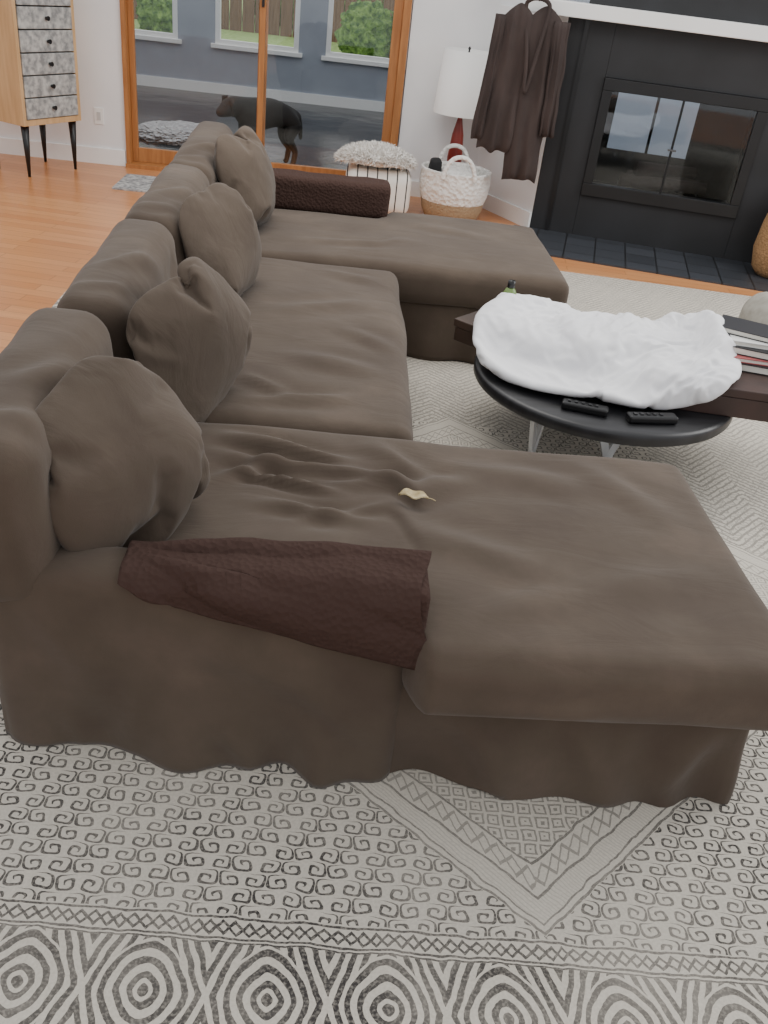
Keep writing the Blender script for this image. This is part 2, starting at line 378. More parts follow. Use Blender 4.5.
# outdoors
grassM=noisemat('lawn_grass',(150,182,104),(188,212,140),9,.9,.5,60)
mk('lawn_ground',[(-30,Yw+.13,-.3),(30,Yw+.13,-.3),(30,45,-.1),(-30,45,-.1)],[(0,1,2,3)],grassM)
fenceM=noisemat('fence_wood',(110,84,66),(140,110,88),3,.9,stretch=(8,8,.5))
fe=empty('garden_fence')
for i in range(90): box('board_%d'%i,-14+i*.31,-14+i*.31+.285,25,25.04,-.26,1.65,fenceM,fe)
leafM=noisemat('bush_leaves',(70,108,54),(150,184,98),8,.9,1,40,dist=.05)
for i,(x,y,s) in enumerate([(-6,22,.8),(-4.2,22.4,.6),(.2,22,.6),(1.4,22,.7),(-1.2,29,2.2),(4,29,2.4),(-6,29.5,2.6)]):
    bm=bmesh.new(); bmesh.ops.create_icosphere(bm,subdivisions=5,radius=s)
    for v in bm.verts: v.co*=1+.22*fbm(v.co*3/s+Vector((i*5,0,0)),4)+.1*noise.noise(v.co*14/s)
    for v in bm.verts: v.co.z=max(v.co.z,-.8*s)
    me=bpy.data.meshes.new('garden_bush'); bm.to_mesh(me); bm.free(); me.materials.append(leafM); o=link(bpy.data.objects.new('garden_bush',me)); o.location=(x,y,s*.8-.25)

# ============ FIREPLACE ============
FM=Matrix.Translation((1.44,7.0,0))@Matrix.Rotation(math.radians(-14),4,'Z')
fp=empty('fireplace'); U1=2.3
box('surround_left',0,.33,0,.14,0,1.45,blackM,fp,.003,FM); box('surround_right',1.47,U1,0,.14,0,1.45,blackM,fp,.003,FM)
box('surround_bottom',.33,1.47,0,.14,0,.31,blackM,fp,.003,FM); box('surround_top',.33,1.47,0,.14,1.11,1.45,blackM,fp,.003,FM)
box('inner_reveal_left',.12,.15,-.012,0,0,1.45,blackMet,fp,0,FM)
box('insert_frame_top',.33,1.47,-.03,.05,1.03,1.11,blackMet,fp,.004,FM); box('insert_frame_bottom',.33,1.47,-.03,.05,.31,.40,blackMet,fp,.004,FM)
box('insert_frame_left',.33,.40,-.03,.05,.4,1.03,blackMet,fp,.004,FM); box('insert_frame_right',1.40,1.47,-.03,.05,.4,1.03,blackMet,fp,.004,FM)
box('door_stile',.892,.908,-.02,.0,.4,1.03,blackMet,fp,.002,FM)
box('door_handle',.87,.93,-.05,-.03,.7,.712,newmat('brushed_steel',(120,120,120),.3,1)[0],fp,.003,FM)
dgM=bpy.data.materials.new('fireplace_glass'); dgM.use_nodes=True; nt=dgM.node_tree; nt.nodes.clear()
o=nt.nodes.new('ShaderNodeOutputMaterial'); mxs=nt.nodes.new('ShaderNodeMixShader'); tr=nt.nodes.new('ShaderNodeBsdfTransparent'); gl=nt.nodes.new('ShaderNodeBsdfGlossy'); gl.inputs['Roughness'].default_value=.03
mxs.inputs[0].default_value=.05; tr.inputs[0].default_value=(.84,.87,.9,1)
nt.links.new(tr.outputs[0],mxs.inputs[1]); nt.links.new(gl.outputs[0],mxs.inputs[2]); nt.links.new(mxs.outputs[0],o.inputs[0])
box('glass_panes',.40,1.40,-.008,-.004,.4,1.03,dgM,fp,0,FM)
fireM=noisemat('sooty_firebox',(18,17,17),(30,28,28),6,.9)
box('firebox_floor',.33,1.47,.14,.7,.28,.31,fireM,fp,0,FM); box('firebox_top',.33,1.47,.14,.7,1.08,1.11,fireM,fp,0,FM)
box('firebox_left',.30,.33,.14,.7,.28,1.11,fireM,fp,0,FM); box('firebox_right',1.47,1.50,.14,.7,.28,1.11,fireM,fp,0,FM)
box('firebox_rear_right',1.08,1.47,.67,.7,.31,1.08,fireM,fp,0,FM); box('firebox_rear_low',.33,1.08,.67,.7,.31,.56,fireM,fp,0,FM); box('firebox_rear_left',.33,.46,.67,.7,.56,1.08,fireM,fp,0,FM)
box('rear_stile',.76,.78,.67,.7,.56,1.08,fireM,fp,0,FM)
logM=noisemat('fire_logs',(44,34,29),(66,52,44),8,.9,.6,30,stretch=(1,1,6),dist=.01)
def FP(u,v,z): return FM@Vector((u,v,z))
for k,(a,b_) in enumerate([((.6,.3,.40),(1.25,.34,.42)),((.65,.42,.41),(1.2,.36,.43)),((.7,.3,.50),(1.15,.45,.50))]): cyl('log_%d'%k,FP(*a),FP(*b_),.055,.045,logM,fp,16)
for k in range(6): cyl('grate_%d'%k,FP(.6+k*.12,.22,.355),FP(.6+k*.12,.5,.355),.006,.006,blackMet,fp,8)
box('mantel',-.30,U1,-.14,.14,1.45,1.54,trimM,fp,.006,FM)
box('chimney_upper',.12,U1,.02,.6,1.54,2.7,blackM,fp,0,FM)
a=FP(0,.003,0); cs=[(a.x,a.y),(1.06,7.72),(1.5,7.72),(1.60,7.08)]
mk('wall_chimney_side',[(x,y,z) for z in (0,1.449) for x,y in cs],[(0,1,5,4),(1,2,6,5),(2,3,7,6),(3,0,4,7),(4,5,6,7)],wallM)
dx=Vector((a.x-1.06,a.y-7.72,0)); nrm=Vector((dx.y,-dx.x,0)).normalized()
p0=Vector((a.x,a.y,0)); p1=Vector((1.06,7.72,0)); q=nrm*.018
if q.x>0:q=-q
mk('baseboard_chimney',[p0,p1,p1+q,p0+q]+[v+Vector((0,0,.12)) for v in (p0,p1,p1+q,p0+q)],[(0,1,5,4),(1,2,6,5),(2,3,7,6),(3,0,4,7),(4,5,6,7)],trimM)
box('wall_beyond_fireplace',-.5,3.4,2.2,2.3,0,1.8,noisemat('pale_blue_wall',(214,226,240),(222,232,244),3,.8),None,0,FM)  # added pale panel, stands in for the bright reflection in the fireplace glass
box('slate_hearth',-.12,2.3,-.71,0,0,.012,slateM,None,0,FM)

# ============ SECTIONAL SOFA ============
so=empty('sectional_sofa')
def hem(P,v,near=0,right=0,far=0,left=0):
    k=1-sm(0,.30,P.z)
    if near: P.y-=max(0,-v.y)**6*k*(.024*math.sin(P.x*13+1.7*math.sin(P.x*5))+.016+.013*math.sin(P.x*31+2*math.sin(P.x*7)))*near
    if right: P.x+=max(0,v.x)**6*k*(.018*math.sin(P.y*14+math.sin(P.y*4))+.012)
    if left: P.x-=max(0,-v.x)**6*k*(.018*math.sin(P.y*11)+.01)
    lo=.013+.010*max(0,noise.noise(Vector((P.x*6,P.y*6,0))))
    if P.z<lo: P.z=lo
    return P
sh=lambda x:-.05*x
def chb(P,v):
    P=P.copy(); P.y+=sh(P.x)*sm(.5,-1,v.y); return hem(P,v,1,1)
def base2(P,v): return hem(P.copy(),v,1,1)
soft('chaise_base',.05,1.02,1.482,2.38,-.04,.31,.035,sofaM,so,.018,(0,0,0),.008,3,chb,1,[((.3,1.48,.26),(.55,1.48,.03),.04,.018),((.95,1.48,.28),(.8,1.48,.04),.045,.020),((.6,1.48,.28),(.7,1.48,.06),.035,.014),((.40,1.48,.12),(.5,1.48,-.02),.03,.014)])
soft('middle_base',-.70,.24,2.30,4.15,-.03,.30,.035,sofaM,so,.03,(0,0,0),.01,3,base2,2)
soft('far_chaise_base',-.70,1.06,4.13,5.14,-.03,.30,.035,sofaM,so,.03,(0,0,0),.01,3,base2,3)
def tcush(P,v):
    P=P.copy(); k=sm(1,-.6,v.y)
    P.y+= k*(.17*(1-sm(.17,.26,P.x)))+.01*sm(.3,1,P.x)*sm(.5,-1,v.y)
    if P.z>.4: P.z-=.022*math.exp(-((P.x-.1)**2+(P.y-1.95)**2)/.10)
    return P
Z=.475
cr=[((-.32,2.26,Z),(.12,2.10,Z),.030,.026),((-.30,2.12,Z),(.30,2.02,Z),.032,.020),((-.25,2.0,Z),(.05,1.90,Z),.024,.026),((.0,1.95,Z),(.45,2.12,Z),.038,.018),((-.18,1.80,Z),(.15,1.72,Z),.032,.020),((.18,1.85,Z),(.55,1.70,Z),.045,.013),((.3,2.2,Z),(.8,2.1,Z),.05,.011),((.6,1.6,Z),(.98,1.75,Z),.055,.011),((.26,1.38,.33),(.8,1.37,.36),.02,.010),((-.28,1.9,Z),(-.1,2.15,Z),.03,.018),((.1,2.3,Z),(.35,2.05,Z),.035,.012),((.7,2.3,Z),(.95,1.95,Z),.05,.010),((.35,1.5,Z),(.6,1.62,Z),.04,.009),((-.1,1.68,Z),(.2,1.85,Z),.025,.012)]
soft('chaise_seat_cushion',-.44,1.088,1.365,2.375,.285,.46,.055,sofaM,so,.015,(0,.006,.016),.009,2.2,tcush,4,cr)
soft('middle_seat_cushion',-.46,.272,2.385,4.05,.285,.455,.055,sofaM,so,.02,(.006,0,.016),.009,2.2,None,5,[((-.3,2.5,Z),(.1,2.6,Z),.03,.018),((-.2,2.9,Z),(.2,2.8,Z),.05,.013),((-.25,3.3,Z),(.15,3.5,Z),.05,.013),((-.1,3.9,Z),(.2,3.8,Z),.04,.010),((-.3,2.7,Z),(-.1,2.55,Z),.03,.015),((.0,3.2,Z),(.25,3.0,Z),.04,.010)])
def tcush2(P,v):
    P=P.copy(); k=sm(-1,.6,v.y); P.y-= k*(.19*(1-sm(.18,.28,P.x))); return P
soft('far_chaise_seat_cushion',-.46,1.10,4.09,5.17,.285,.455,.055,sofaM,so,.025,(0,0,.016),.008,2.2,tcush2,6,[((-.2,4.4,Z),(.4,4.5,Z),.05,.010),((.3,4.9,Z),(.8,4.7,Z),.05,.008)])
def bk(P,v):
    P=P.copy(); P.x+=-.032*(P.y-1.5)*sm(.0,.8,P.z)-.02*sm(.4,.85,P.z)
    if P.z<.4: P=hem(P,v,.6,0,0,1)
    return P
soft('back_frame',-.70,-.52,1.55,5.30,-.03,.50,.04,sofaM,so,.03,(0,0,0),.01,2.5,bk,7)
for i,(a,b_,zt,dx_) in enumerate([(1.480,2.275,.805,-.045),(2.315,3.20,.80,-.015),(3.215,4.15,.80,.0),(4.17,5.32,.80,.0)]):
    soft('back_cushion_%d'%(i+1),-.705+dx_,-.495+dx_,a,b_,.40,zt,.07,sofaM,so,.018,(.010,0,.004),.014,2.8,bk,8+i,[((-.52,a+.1,.75),(-.48,a+.35,.55),.03,.018),((-.62,a+.02,.78),(-.6,a+.02,.5),.03,.012),((-.65,a+.25,.8),(-.5,a+.5,.78),.035,.016),((-.5,b_-.1,.75),(-.5,b_-.3,.5),.03,.014),((-.7,a+.1,.8),(-.52,a+.16,.8),.03,.010)])
adrop=lambda x:.035*(1-sm(-.5,.1,x))
def armw(P,v):
    P=P.copy(); P.y+=sh(P.x); P.z-=adrop(P.x)*sm(.3,.55,P.z)
    return hem(P,v,1)
soft('arm_near',-.70,.222,1.465,1.60,-.04,.553,.045,sofaM,so,.017,(0,0,0),.010,3,armw,13,[((-.6,1.465,.5),(-.45,1.465,.2),.05,.012),((-.3,1.465,.42),(.1,1.465,.22),.05,.012),((.0,1.465,.3),(.18,1.465,.12),.035,.015),((-.2,1.465,.2),(-.1,1.465,.0),.03,.014),((-.55,1.465,.15),(-.5,1.465,.0),.03,.012),((-.35,1.465,.3),(-.42,1.465,.0),.03,.012)])
def armf(P,v): return hem(P.copy(),v,0)
soft('arm_far',-.56,.222,4.99,5.15,-.03,.59,.05,sofaM,so,.03,(0,0,0),.008,3,armf,14)
def drape(name,x0,x1,yin,yout,ztop,lin_,lout,mat,shr,seed):
    NU,NW=90,60; vs=[];fs=[]
    wt=abs(yout-yin); dr_=(yout-yin)/wt
    for i in range(NU+1):
        u=i/NU; x=x0+(x1-x0)*u
        Lo=lout(u); Li=lin_(u); tot=Li+wt+Lo
        for j in range(NW+1):
            s=tot*j/NW; r=.04
            if s<Li: y=yin; z=ztop-(Li-s); n=Vector((0,-dr_,0))
            elif s<Li+wt: y=yin+dr_*(s-Li); z=ztop; n=Vector((0,0,1))
            else: y=yout; z=ztop-(s-Li-wt); n=Vector((0,dr_,0))
            for (cy,cc) in ((yin,1),(yout,-1)):
                ay=(y-cy)*dr_*cc; az=ztop-z
                if ay<r and az<r:
                    vx=r-ay; vz=r-az; L=math.hypot(vx,vz)
                    if L>r*.999:
                        y=cy+dr_*cc*(r-vx*r/L); z=ztop-(r-vz*r/L)
            p=Vector((x,y,z))
            ang=math.atan2(s-wt*.3,(u+.10)*(x1-x0))
            fo=.016*max(0,math.sin(ang*15+seed+1.2*noise.noise(p*5)))*sm(0,.25,u)+.007*fbm(p*7,3)
            p+=n*(.008+fo)
            p.z-=adrop(p.x)
            p.x+=.014*max(0,u-.9)/.1*math.sin(s*22)
            p.y+=shr*p.x
            vs.append(p)
    for i in range(NU):
        for j in range(NW):
            a=i*(NW+1)+j; fs.append((a,a+1,a+NW+2,a+NW+1))
    o=mk(name,vs,fs,mat,True,so); sd=o.modifiers.new('t','SOLIDIFY'); sd.thickness=.010; sd.offset=1
    return o
drape('throw_near',-.40,.232,1.605,1.458,.556,lambda u:.01+.06*u,lambda u:.004+.165*u**.7,throwM,-.05,1)
soft('throw_near_end',.19,.240,1.455,1.612,.395,.568,.03,throwM,so,.012,(0,0,0),.006,6,lambda P,v:P+Vector((0,sh(P.x),0)),20)
soft('throw_far',-.46,.245,4.96,5.165,.44,.625,.035,throwM,so,.02,(0,0,0),.008,5,None,21)

put_pillow('throw_pillow',baked[0],.47,.46,.24,frame((-.455,1.765,.63),(1,-.62,.40),(0,0,1),24),pillM,.4)
put_pillow('throw_pillow.001',baked[1],.47,.46,.20,frame((-.40,2.46,.655),(1,-.55,.25),(0,0,1),30),pillM,.35)
put_pillow('throw_pillow.002',baked[2],.47,.46,.20,frame((-.455,3.44,.66),(1,-.45,.25),(0,0,1),14),pillM,.3)
put_pillow('throw_pillow.003',baked[3],.52,.48,.22,frame((-.48,4.52,.67),(1,-.35,.25),(0,0,1),4),pillM,.3)
lf=[];ff_=[]
for i in range(13):
    u=i/12; w=.018*math.sin(math.pi*u)**.7
    for j in range(7):
        v=j/6*2-1; lf.append((.20+u*.075,1.985+v*w-.01*u,.478+.012*abs(v)*math.sin(math.pi*u)+.006*math.sin(u*9)+.004*math.sin(v*7)))
for i in range(12):
    for j in range(6): a=i*7+j; ff_.append((a,a+1,a+8,a+7))
leaf=mk('dried_leaf',lf,ff_,noisemat('dry_leaf',(206,190,150),(180,160,118),60,.8),True); sd=leaf.modifiers.new('s','SOLIDIFY'); sd.thickness=.0015
curve('stem',[(.275,1.975,.481),(.285,1.972,.483),(.295,1.965,.480)],.0012,leaf.data.materials[0],leaf)

# ============ COFFEE TABLE ============
ct=empty('round_coffee_table'); tx,ty=1.086,3.30
topM=noisemat('black_wood_top',(24,24,26),(40,40,43),3,.4,stretch=(1,10,1))
lathe('top',[(0,TZ),(.50,TZ),(.513,TZ-.004),(.518,TZ-.012),(.518,TZ-.04),(.513,TZ-.048),(.50,TZ-.05),(0,TZ-.05)],(tx,ty,0),topM,ct,72)
acM,nt,b=newmat('clear_acrylic',(250,252,254),.05); b.inputs['Transmission Weight'].default_value=.6; b.inputs['IOR'].default_value=1.35
zt=TZ-.051
def slab(name,pts,n,th):
    n=Vector(n).normalized()*th/2; P=[Vector(p) for p in pts]; m=len(P)
    vs=[p-n for p in P]+[p+n for p in P]; fs=[tuple(range(m)),tuple(range(2*m-1,m-1,-1))]+[(i,i+m,(i+1)%m+m,(i+1)%m) for i in range(m)]
    return mk(name,vs,fs,acM,False,ct)
for k,(fx_,fy_,ang) in enumerate([(.83,3.16,60),(1.15,3.20,10),(1.0,3.54,-40),(1.36,3.5,40)]):
    ca_,sa_=math.cos(math.radians(ang)),math.sin(math.radians(ang)); ax=Vector((ca_,sa_,0)); f0=Vector((fx_,fy_,.013))
    tA=f0+ax*.10+Vector((0,0,zt-.013)); tB=f0-ax*.10+Vector((0,0,zt-.013))
    slab('leg_%d_a'%k,[f0-ax*.016,f0+ax*.016,tA+ax*.018,tA-ax*.018],(-sa_,ca_,0),.018)
    slab('leg_%d_b'%k,[f0+ax*.016,f0-ax*.016,tB-ax*.018,tB+ax*.018],(-sa_,ca_,0),.016)
chM=noisemat('dark_brown_box',(54,42,34),(70,53,43),6,.5); chM2=noisemat('brown_leather_box',(52,36,32),(66,46,40),5,.5,.2,120)
def boxobj(name,c,ang,sx,sy,z0,z1,mat,lid=.035):
    e=empty(name); M=Matrix.Translation((c[0],c[1],0))@Matrix.Rotation(math.radians(ang),4,'Z')
    box('body',-sx/2+.006,sx/2-.006,-sy/2+.006,sy/2-.006,z0,z1-lid,mat,e,.004,M)
    box('lid',-sx/2,sx/2,-sy/2,sy/2,z1-lid+.002,z1,mat,e,.004,M); return e
boxobj('storage_box',(.790,3.55),-42,.44,.41,TZ+.001,TZ+.095,chM)
boxobj('leather_storage_box',(1.565,3.26),-8,.60,.54,TZ+.001,TZ+.115,chM2)
dM=noisemat('white_cotton',(228,228,231),(238,238,240),4,.85,.1,300)
me=baked[4]; me.name='white_bedding'; me.materials.clear(); me.materials.append(dM)
for p in me.polygons:p.use_smooth=True
o=link(bpy.data.objects.new('white_pillow',me)); s_=o.modifiers.new('s','SUBSURF'); s_.render_levels=1; s_.levels=1
bo=empty('small_bottle'); BX,BY=.735,3.72; BZ=TZ+.096
lathe('body',[(0,0),(.026,0),(.028,.004),(.028,.075),(.020,.090),(.013,.096)],(BX,BY,BZ),newmat('green_label',(110,136,74),.4)[0],bo,24)
lathe('cap',[(.014,.096),(.016,.098),(.016,.126),(0,.128)],(BX,BY,BZ),blackMet,bo,24)
for i,(x,y,a,l) in enumerate([(.93,2.94,-16,.17),(1.17,2.90,8,.19)]):
    e=empty('remote_control' if i==0 else 'remote_control.001'); M=Matrix.Translation((x,y,0))@Matrix.Rotation(math.radians(a),4,'Z')
    box('body',-l/2,l/2,-.025,.025,TZ+.001,TZ+.03,blackMet,e,.009,M)
    for k in range(5): box('button_%d'%k,-l/2+.02+k*.025,-l/2+.032+k*.025,-.008,.008,TZ+.029,TZ+.034,topM,e,.001,M)
bk_=empty('book_stack'); z=TZ+.116
for k,(sx,sy,h,a,c,ox,oy) in enumerate([(.30,.22,.030,-14,(30,30,34),0,0),(.28,.20,.018,-8,(170,90,90),0,.01),(.29,.21,.028,-20,(26,26,30),-.01,.03),(.27,.18,.018,-10,(225,225,222),0,.05),(.27,.17,.022,-28,(46,46,50),-.03,.09)]):
    M=Matrix.Translation((1.69+ox,3.27+oy,0))@Matrix.Rotation(math.radians(a),4,'Z'); cm=newmat('book_cover_%d'%k,c,.4)[0]
    box('pages_%d'%k,-sx/2+.004,sx/2-.004,-sy/2+.004,sy/2-.004,z+.003,z+h-.003,newmat('paper_%d'%k,(222,218,208))[0],bk_,0,M)
    box('cover_b_%d'%k,-sx/2,sx/2,-sy/2,sy/2,z,z+.003,cm,bk_,0,M); box('cover_t_%d'%k,-sx/2,sx/2,-sy/2,sy/2,z+h-.003,z+h,cm,bk_,0,M); box('spine_%d'%k,-sx/2,-sx/2+.004,-sy/2,sy/2,z+.003,z+h-.003,cm,bk_,0,M)
    z+=h+.0008
soft('beige_pouf',2.10,2.57,4.05,4.50,.014,.42,.10,noisemat('greige_knit',(150,146,136),(168,164,154),20,.9,.5,120),None,.025,(.02,.02,.0),.012,4,None,30)

# ============ DRESSER ============
dr=empty('drawer_chest')
c0=Vector((-2.335,6.95,0)); fx=Vector((.24,.42,0)).normalized(); dxn=Vector((-fx.y,fx.x,0))
DM=Matrix(((fx.x,dxn.x,0,c0.x),(fx.y,dxn.y,0,c0.y),(0,0,1,0),(0,0,0,1)))
ltW=noisemat('light_oak',(196,158,112),(212,176,130),5,.5,stretch=(6,6,.6))
drM=noisemat('grey_mottled_drawer',(132,134,134),(190,190,186),26,.5,detail=6)
w_,dp=.56,.42
box('carcass_side_near',0,.03,0,dp,.36,1.42,ltW,dr,.003,DM); box('carcass_side_far',w_-.03,w_,0,dp,.36,1.42,ltW,dr,.003,DM)
box('carcass_top',-.01,w_+.01,-.01,dp,1.42,1.45,ltW,dr,.003,DM); box('carcass_bottom',.03,w_-.03,0,dp,.36,.40,ltW,dr,.003,DM); box('carcass_back',.03,w_-.03,dp-.02,dp,.40,1.42,ltW,dr,0,DM)
for k in range(7):
    z0=.405+k*.145
    box('drawer_%d'%k,.035,w_-.035,-.008,dp-.05,z0,z0+.136,drM,dr,.004,DM)
    p=DM@Vector((w_/2,-.008,z0+.068)); q=DM@Vector((w_/2,-.035,z0+.068)); cyl('knob_%d'%k,p,q,.009,.016,blackMet,dr,12)
for k,(a,b_) in enumerate([(.05,.05),(w_-.05,.05),(.05,dp-.05),(w_-.05,dp-.05)]):
    cyl('leg_%d'%k,DM@Vector((a,b_,0)),DM@Vector((a,b_,.36)),.010,.030,blackMet,dr,16)

box('door_mat',-1.72,-1.30,6.9,7.4,0,.012,noisemat('mat_weave',(190,188,184),(110,110,112),30,.95,.5,90))
furM=noisemat('white_fur',(226,220,212),(246,243,238),22,.95,.6,60,dist=.02)
bm=bmesh.new(); bmesh.ops.create_icosphere(bm,subdivisions=6,radius=1)
for v in bm.verts:
    n=v.co.copy(); k=1+.12*fbm(n*4)+.10*noise.noise(n*16)
    v.co=Vector((n.x*.45*k,n.y*.5*k,max(n.z,-.2)*.07*k))
me=bpy.data.meshes.new('shag'); bm.to_mesh(me); bm.free(); me.materials.append(noisemat('grey_shag',(150,150,152),(190,190,190),22,.95)); o=link(bpy.data.objects.new('shag_rug',me)); o.location=(-1.65,9.4,0)
# ============ POUF + SHEEPSKIN ============
strM,nt,b=newmat('striped_canvas',(220,216,208),.9); S.nt=nt
tc=nt.nodes.new('ShaderNodeTexCoord'); sx=nt.nodes.new('ShaderNodeSeparateXYZ'); nt.links.new(tc.outputs['Object'],sx.inputs[0])
st=(S(sx.outputs[0])/.075).fr()<.13; mx=nt.nodes.new('ShaderNodeMix'); mx.data_type='RGBA'; nt.links.new(st.v,mx.inputs[0]); mx.inputs[6].default_value=lin((226,222,214)); mx.inputs[7].default_value=lin((60,60,62)); nt.links.new(mx.outputs[2],b.inputs['Base Color'])
soft('striped_pouf',.0,.49,6.95,7.42,0.001,.30,.06,strM,None,.03,(.01,.01,.01),.006,4)
sk_=empty('sheepskin_throw'); bm=bmesh.new(); bmesh.ops.create_icosphere(bm,subdivisions=5,radius=1)
SC=Vector((.215,7.16,.385))
for v in bm.verts:
    n=v.co.copy(); k=1+.12*fbm(n*3); v.co=Vector((n.x*.28*k,n.y*.24*k,n.z*.06*k-.04*n.x*n.x))+SC
me=bpy.data.meshes.new('hide'); bm.to_mesh(me); bm.free(); me.materials.append(furM)
for p in me.polygons:p.use_smooth=True
o=link(bpy.data.objects.new('hide',me)); o.parent=sk_
vs=[];fs=[]
for i in range(5200):
    a=random.uniform(0,2*math.pi); z=random.uniform(-.35,1); rr=math.sqrt(1-z*z); n=Vector((rr*math.cos(a),rr*math.sin(a),z))
    p=Vector((n.x*.28,n.y*.24,n.z*.06-.04*n.x*n.x))+SC
    out=Vector((n.x*.6,n.y*.6,.35+n.z*.3))+Vector((random.gauss(0,.4),random.gauss(0,.4),random.gauss(0,.2))); out.normalize()
    L=random.uniform(.03,.06); side=out.cross(Vector((random.random()-.5,random.random()-.5,random.random()-.5))).normalized()*.0035
    m1=p+out*L*.6; tip=p+out*L+Vector((0,0,-.012))
    bse=len(vs); vs+=[p-side,p+side,m1+side*.8,m1-side*.8,tip]; fs+=[(bse,bse+1,bse+2,bse+3),(bse+3,bse+2,bse+4)]
mk('wool',vs,fs,furM,True,sk_)
# ============ ROPE BASKET ============
bs=empty('rope_basket'); bx,by=.825,7.10
ropeM,nt,b=newmat('white_rope',(232,230,225),.9)
tc=nt.nodes.new('ShaderNodeTexCoord'); wv=nt.nodes.new('ShaderNodeTexVoronoi'); wv.inputs['Scale'].default_value=34; nt.links.new(tc.outputs['Object'],wv.inputs['Vector'])
bp=nt.nodes.new('ShaderNodeBump'); bp.inputs['Distance'].default_value=.012; nt.links.new(wv.outputs['Distance'],bp.inputs['Height']); nt.links.new(bp.outputs[0],b.inputs['Normal'])
grM=noisemat('seagrass',(150,130,104),(172,150,120),40,.9,.8,70,stretch=(1,1,6),dist=.01)
lathe('lower',[(0,0.002),(.18,.002),(.21,.02),(.235,.08),(.245,.14)],(bx,by,0),grM,bs,48,lambda a,z:1+.012*math.sin(a*24))
lathe('upper',[(.245,.14),(.262,.2),(.268,.28),(.262,.35),(.268,.365),(.25,.368),(.245,.35),(.245,.2),(.22,.10),(0,.09)],(bx,by,0),ropeM,bs,72,lambda a,z:1+.012*math.sin(a*18+z*60))
for sgn in (-1,1):
    curve('handle_%d'%(sgn+1),[(bx-.12,by+sgn*.25,.33),(bx-.10,by+sgn*.25,.45),(bx,by+sgn*.24,.50),(bx+.10,by+sgn*.25,.45),(bx+.12,by+sgn*.25,.33)],.016,ropeM,bs)
soft('blanket',bx-.15,bx+.18,by-.16,by+.14,.12,.36,.1,ropeM,bs,.02,(0,0,0),.03,5)
soft('dark_item',bx-.21,bx-.12,by-.10,by+.04,.2,.43,.03,newmat('black_fabric',(25,25,27),.8)[0],bs,.02,(0,0,0),.01,6)
# ============ LAMP ============
la=empty('floor_lamp'); lx,ly=.84,7.46
shM=newmat('linen_shade',(246,245,242),.8)[0]
lathe('shade',[(.215,.70),(.187,1.14),(.184,1.14),(.212,.70)],(lx,ly,0),shM,la,48)
redM=noisemat('red_lacquer',(120,36,28),(140,46,36),5,.3)
lathe('body',[(0,0),(.12,0),(.125,.015),(.05,.03),(.035,.08),(.05,.2),(.06,.38),(.045,.55),(.02,.66),(.012,.70),(.012,1.0),(0,1.0)],(lx,ly,0),redM,la,32)
lathe('shade_diffuser',[(.183,1.11),(0,1.11)],(lx,ly,0),shM,la,48)
lathe('finial',[(.012,1.10),(.006,1.14),(.012,1.155),(0,1.17)],(lx,ly,0),blackMet,la,16)

# ============ CARDIGAN ============
ca=empty('hanging_cardigan')
cdM=noisemat('brown_knit',(54,45,43),(66,55,52),8,.95,.6,140,stretch=(1,1,.4))
def cloth(name,cx,cy,wt,wb,zt,zb,th,seed,tilt=0,parent=ca,lean=0):
    NU,NV=40,44;vs=[];fs=[]
    for side in (1,-1):
        base=len(vs)
        for i in range(NU+1):
            for j in range(NV+1):
                u=-1+2*i/NU; v=j/NV
                w=wt+(wb-wt)*v**.8+.012*noise.noise(Vector((v*4,seed,u>0)))
                zz=zt-(zt-zb)*v - .05*abs(u)**1.5*(1-v)*2.2*(wt>.12) +.03*noise.noise(Vector((u*2,seed,3)))*v
                x=cx+u*w+lean*v+.01*noise.noise(Vector((v*3,seed,7)))
                e=math.sqrt(max(0,1-u*u))*math.sqrt(max(.0,1-(2*v-1)**8))
                ph=u*7+seed+1.5*noise.noise(Vector((u*1.5,v*2,seed)))
                y=cy-side*th*e + .014*math.sin(ph)*(.3+v*.7)+.016*noise.noise(Vector((u*3,v*3,seed)))
                vs.append((x,y+tilt*u*w,zz))
        for i in range(NU):
            for j in range(NV):
                a=base+i*(NV+1)+j; f=(a,a+1,a+NV+2,a+NV+1); fs.append(f if side>0 else f[::-1])
    return mk(name,vs,fs,cdM,True,parent)
cloth('body_left',1.08,6.85,.121,.14,1.50,.56,.035,1,-.2,lean=-.02)
cloth('body_right',1.25,6.81,.13,.12,1.50,.38,.04,2.5,-.25,lean=.0)
cloth('sleeve_left',.975,6.89,.055,.055,1.42,.62,.045,4,0,lean=-.05)
cloth('sleeve_right',1.36,6.76,.055,.055,1.42,.70,.045,5,0,lean=.03)
curve('collar',[(1.10,6.86,1.49),(1.13,6.82,1.53),(1.18,6.81,1.54),(1.24,6.81,1.53),(1.27,6.79,1.49),(1.22,6.755,1.2),(1.18,6.765,.9),(1.16,6.765,1.2)],.014,cdM,ca,True)
curve('hanger_hook',[(1.19,6.84,1.52),(1.19,6.84,1.60),(1.22,6.87,1.63),(1.24,6.9,1.60),(1.22,6.90,1.56)],.004,blackMet,ca)

wkM=noisemat('wicker',(150,112,74),(190,150,106),50,.8,1,80,stretch=(1,1,3),dist=.01)
lathe('wicker_basket',[(0,.002),(.13,.002),(.17,.05),(.195,.18),(.18,.36),(.15,.52),(.155,.54),(.14,.54),(.14,.48),(.17,.2),(.12,.05),(0,.04)],(3.12,6.30,.012),wkM,None,60,lambda a,z:1+.015*math.sin(a*30)*math.sin(z*120))

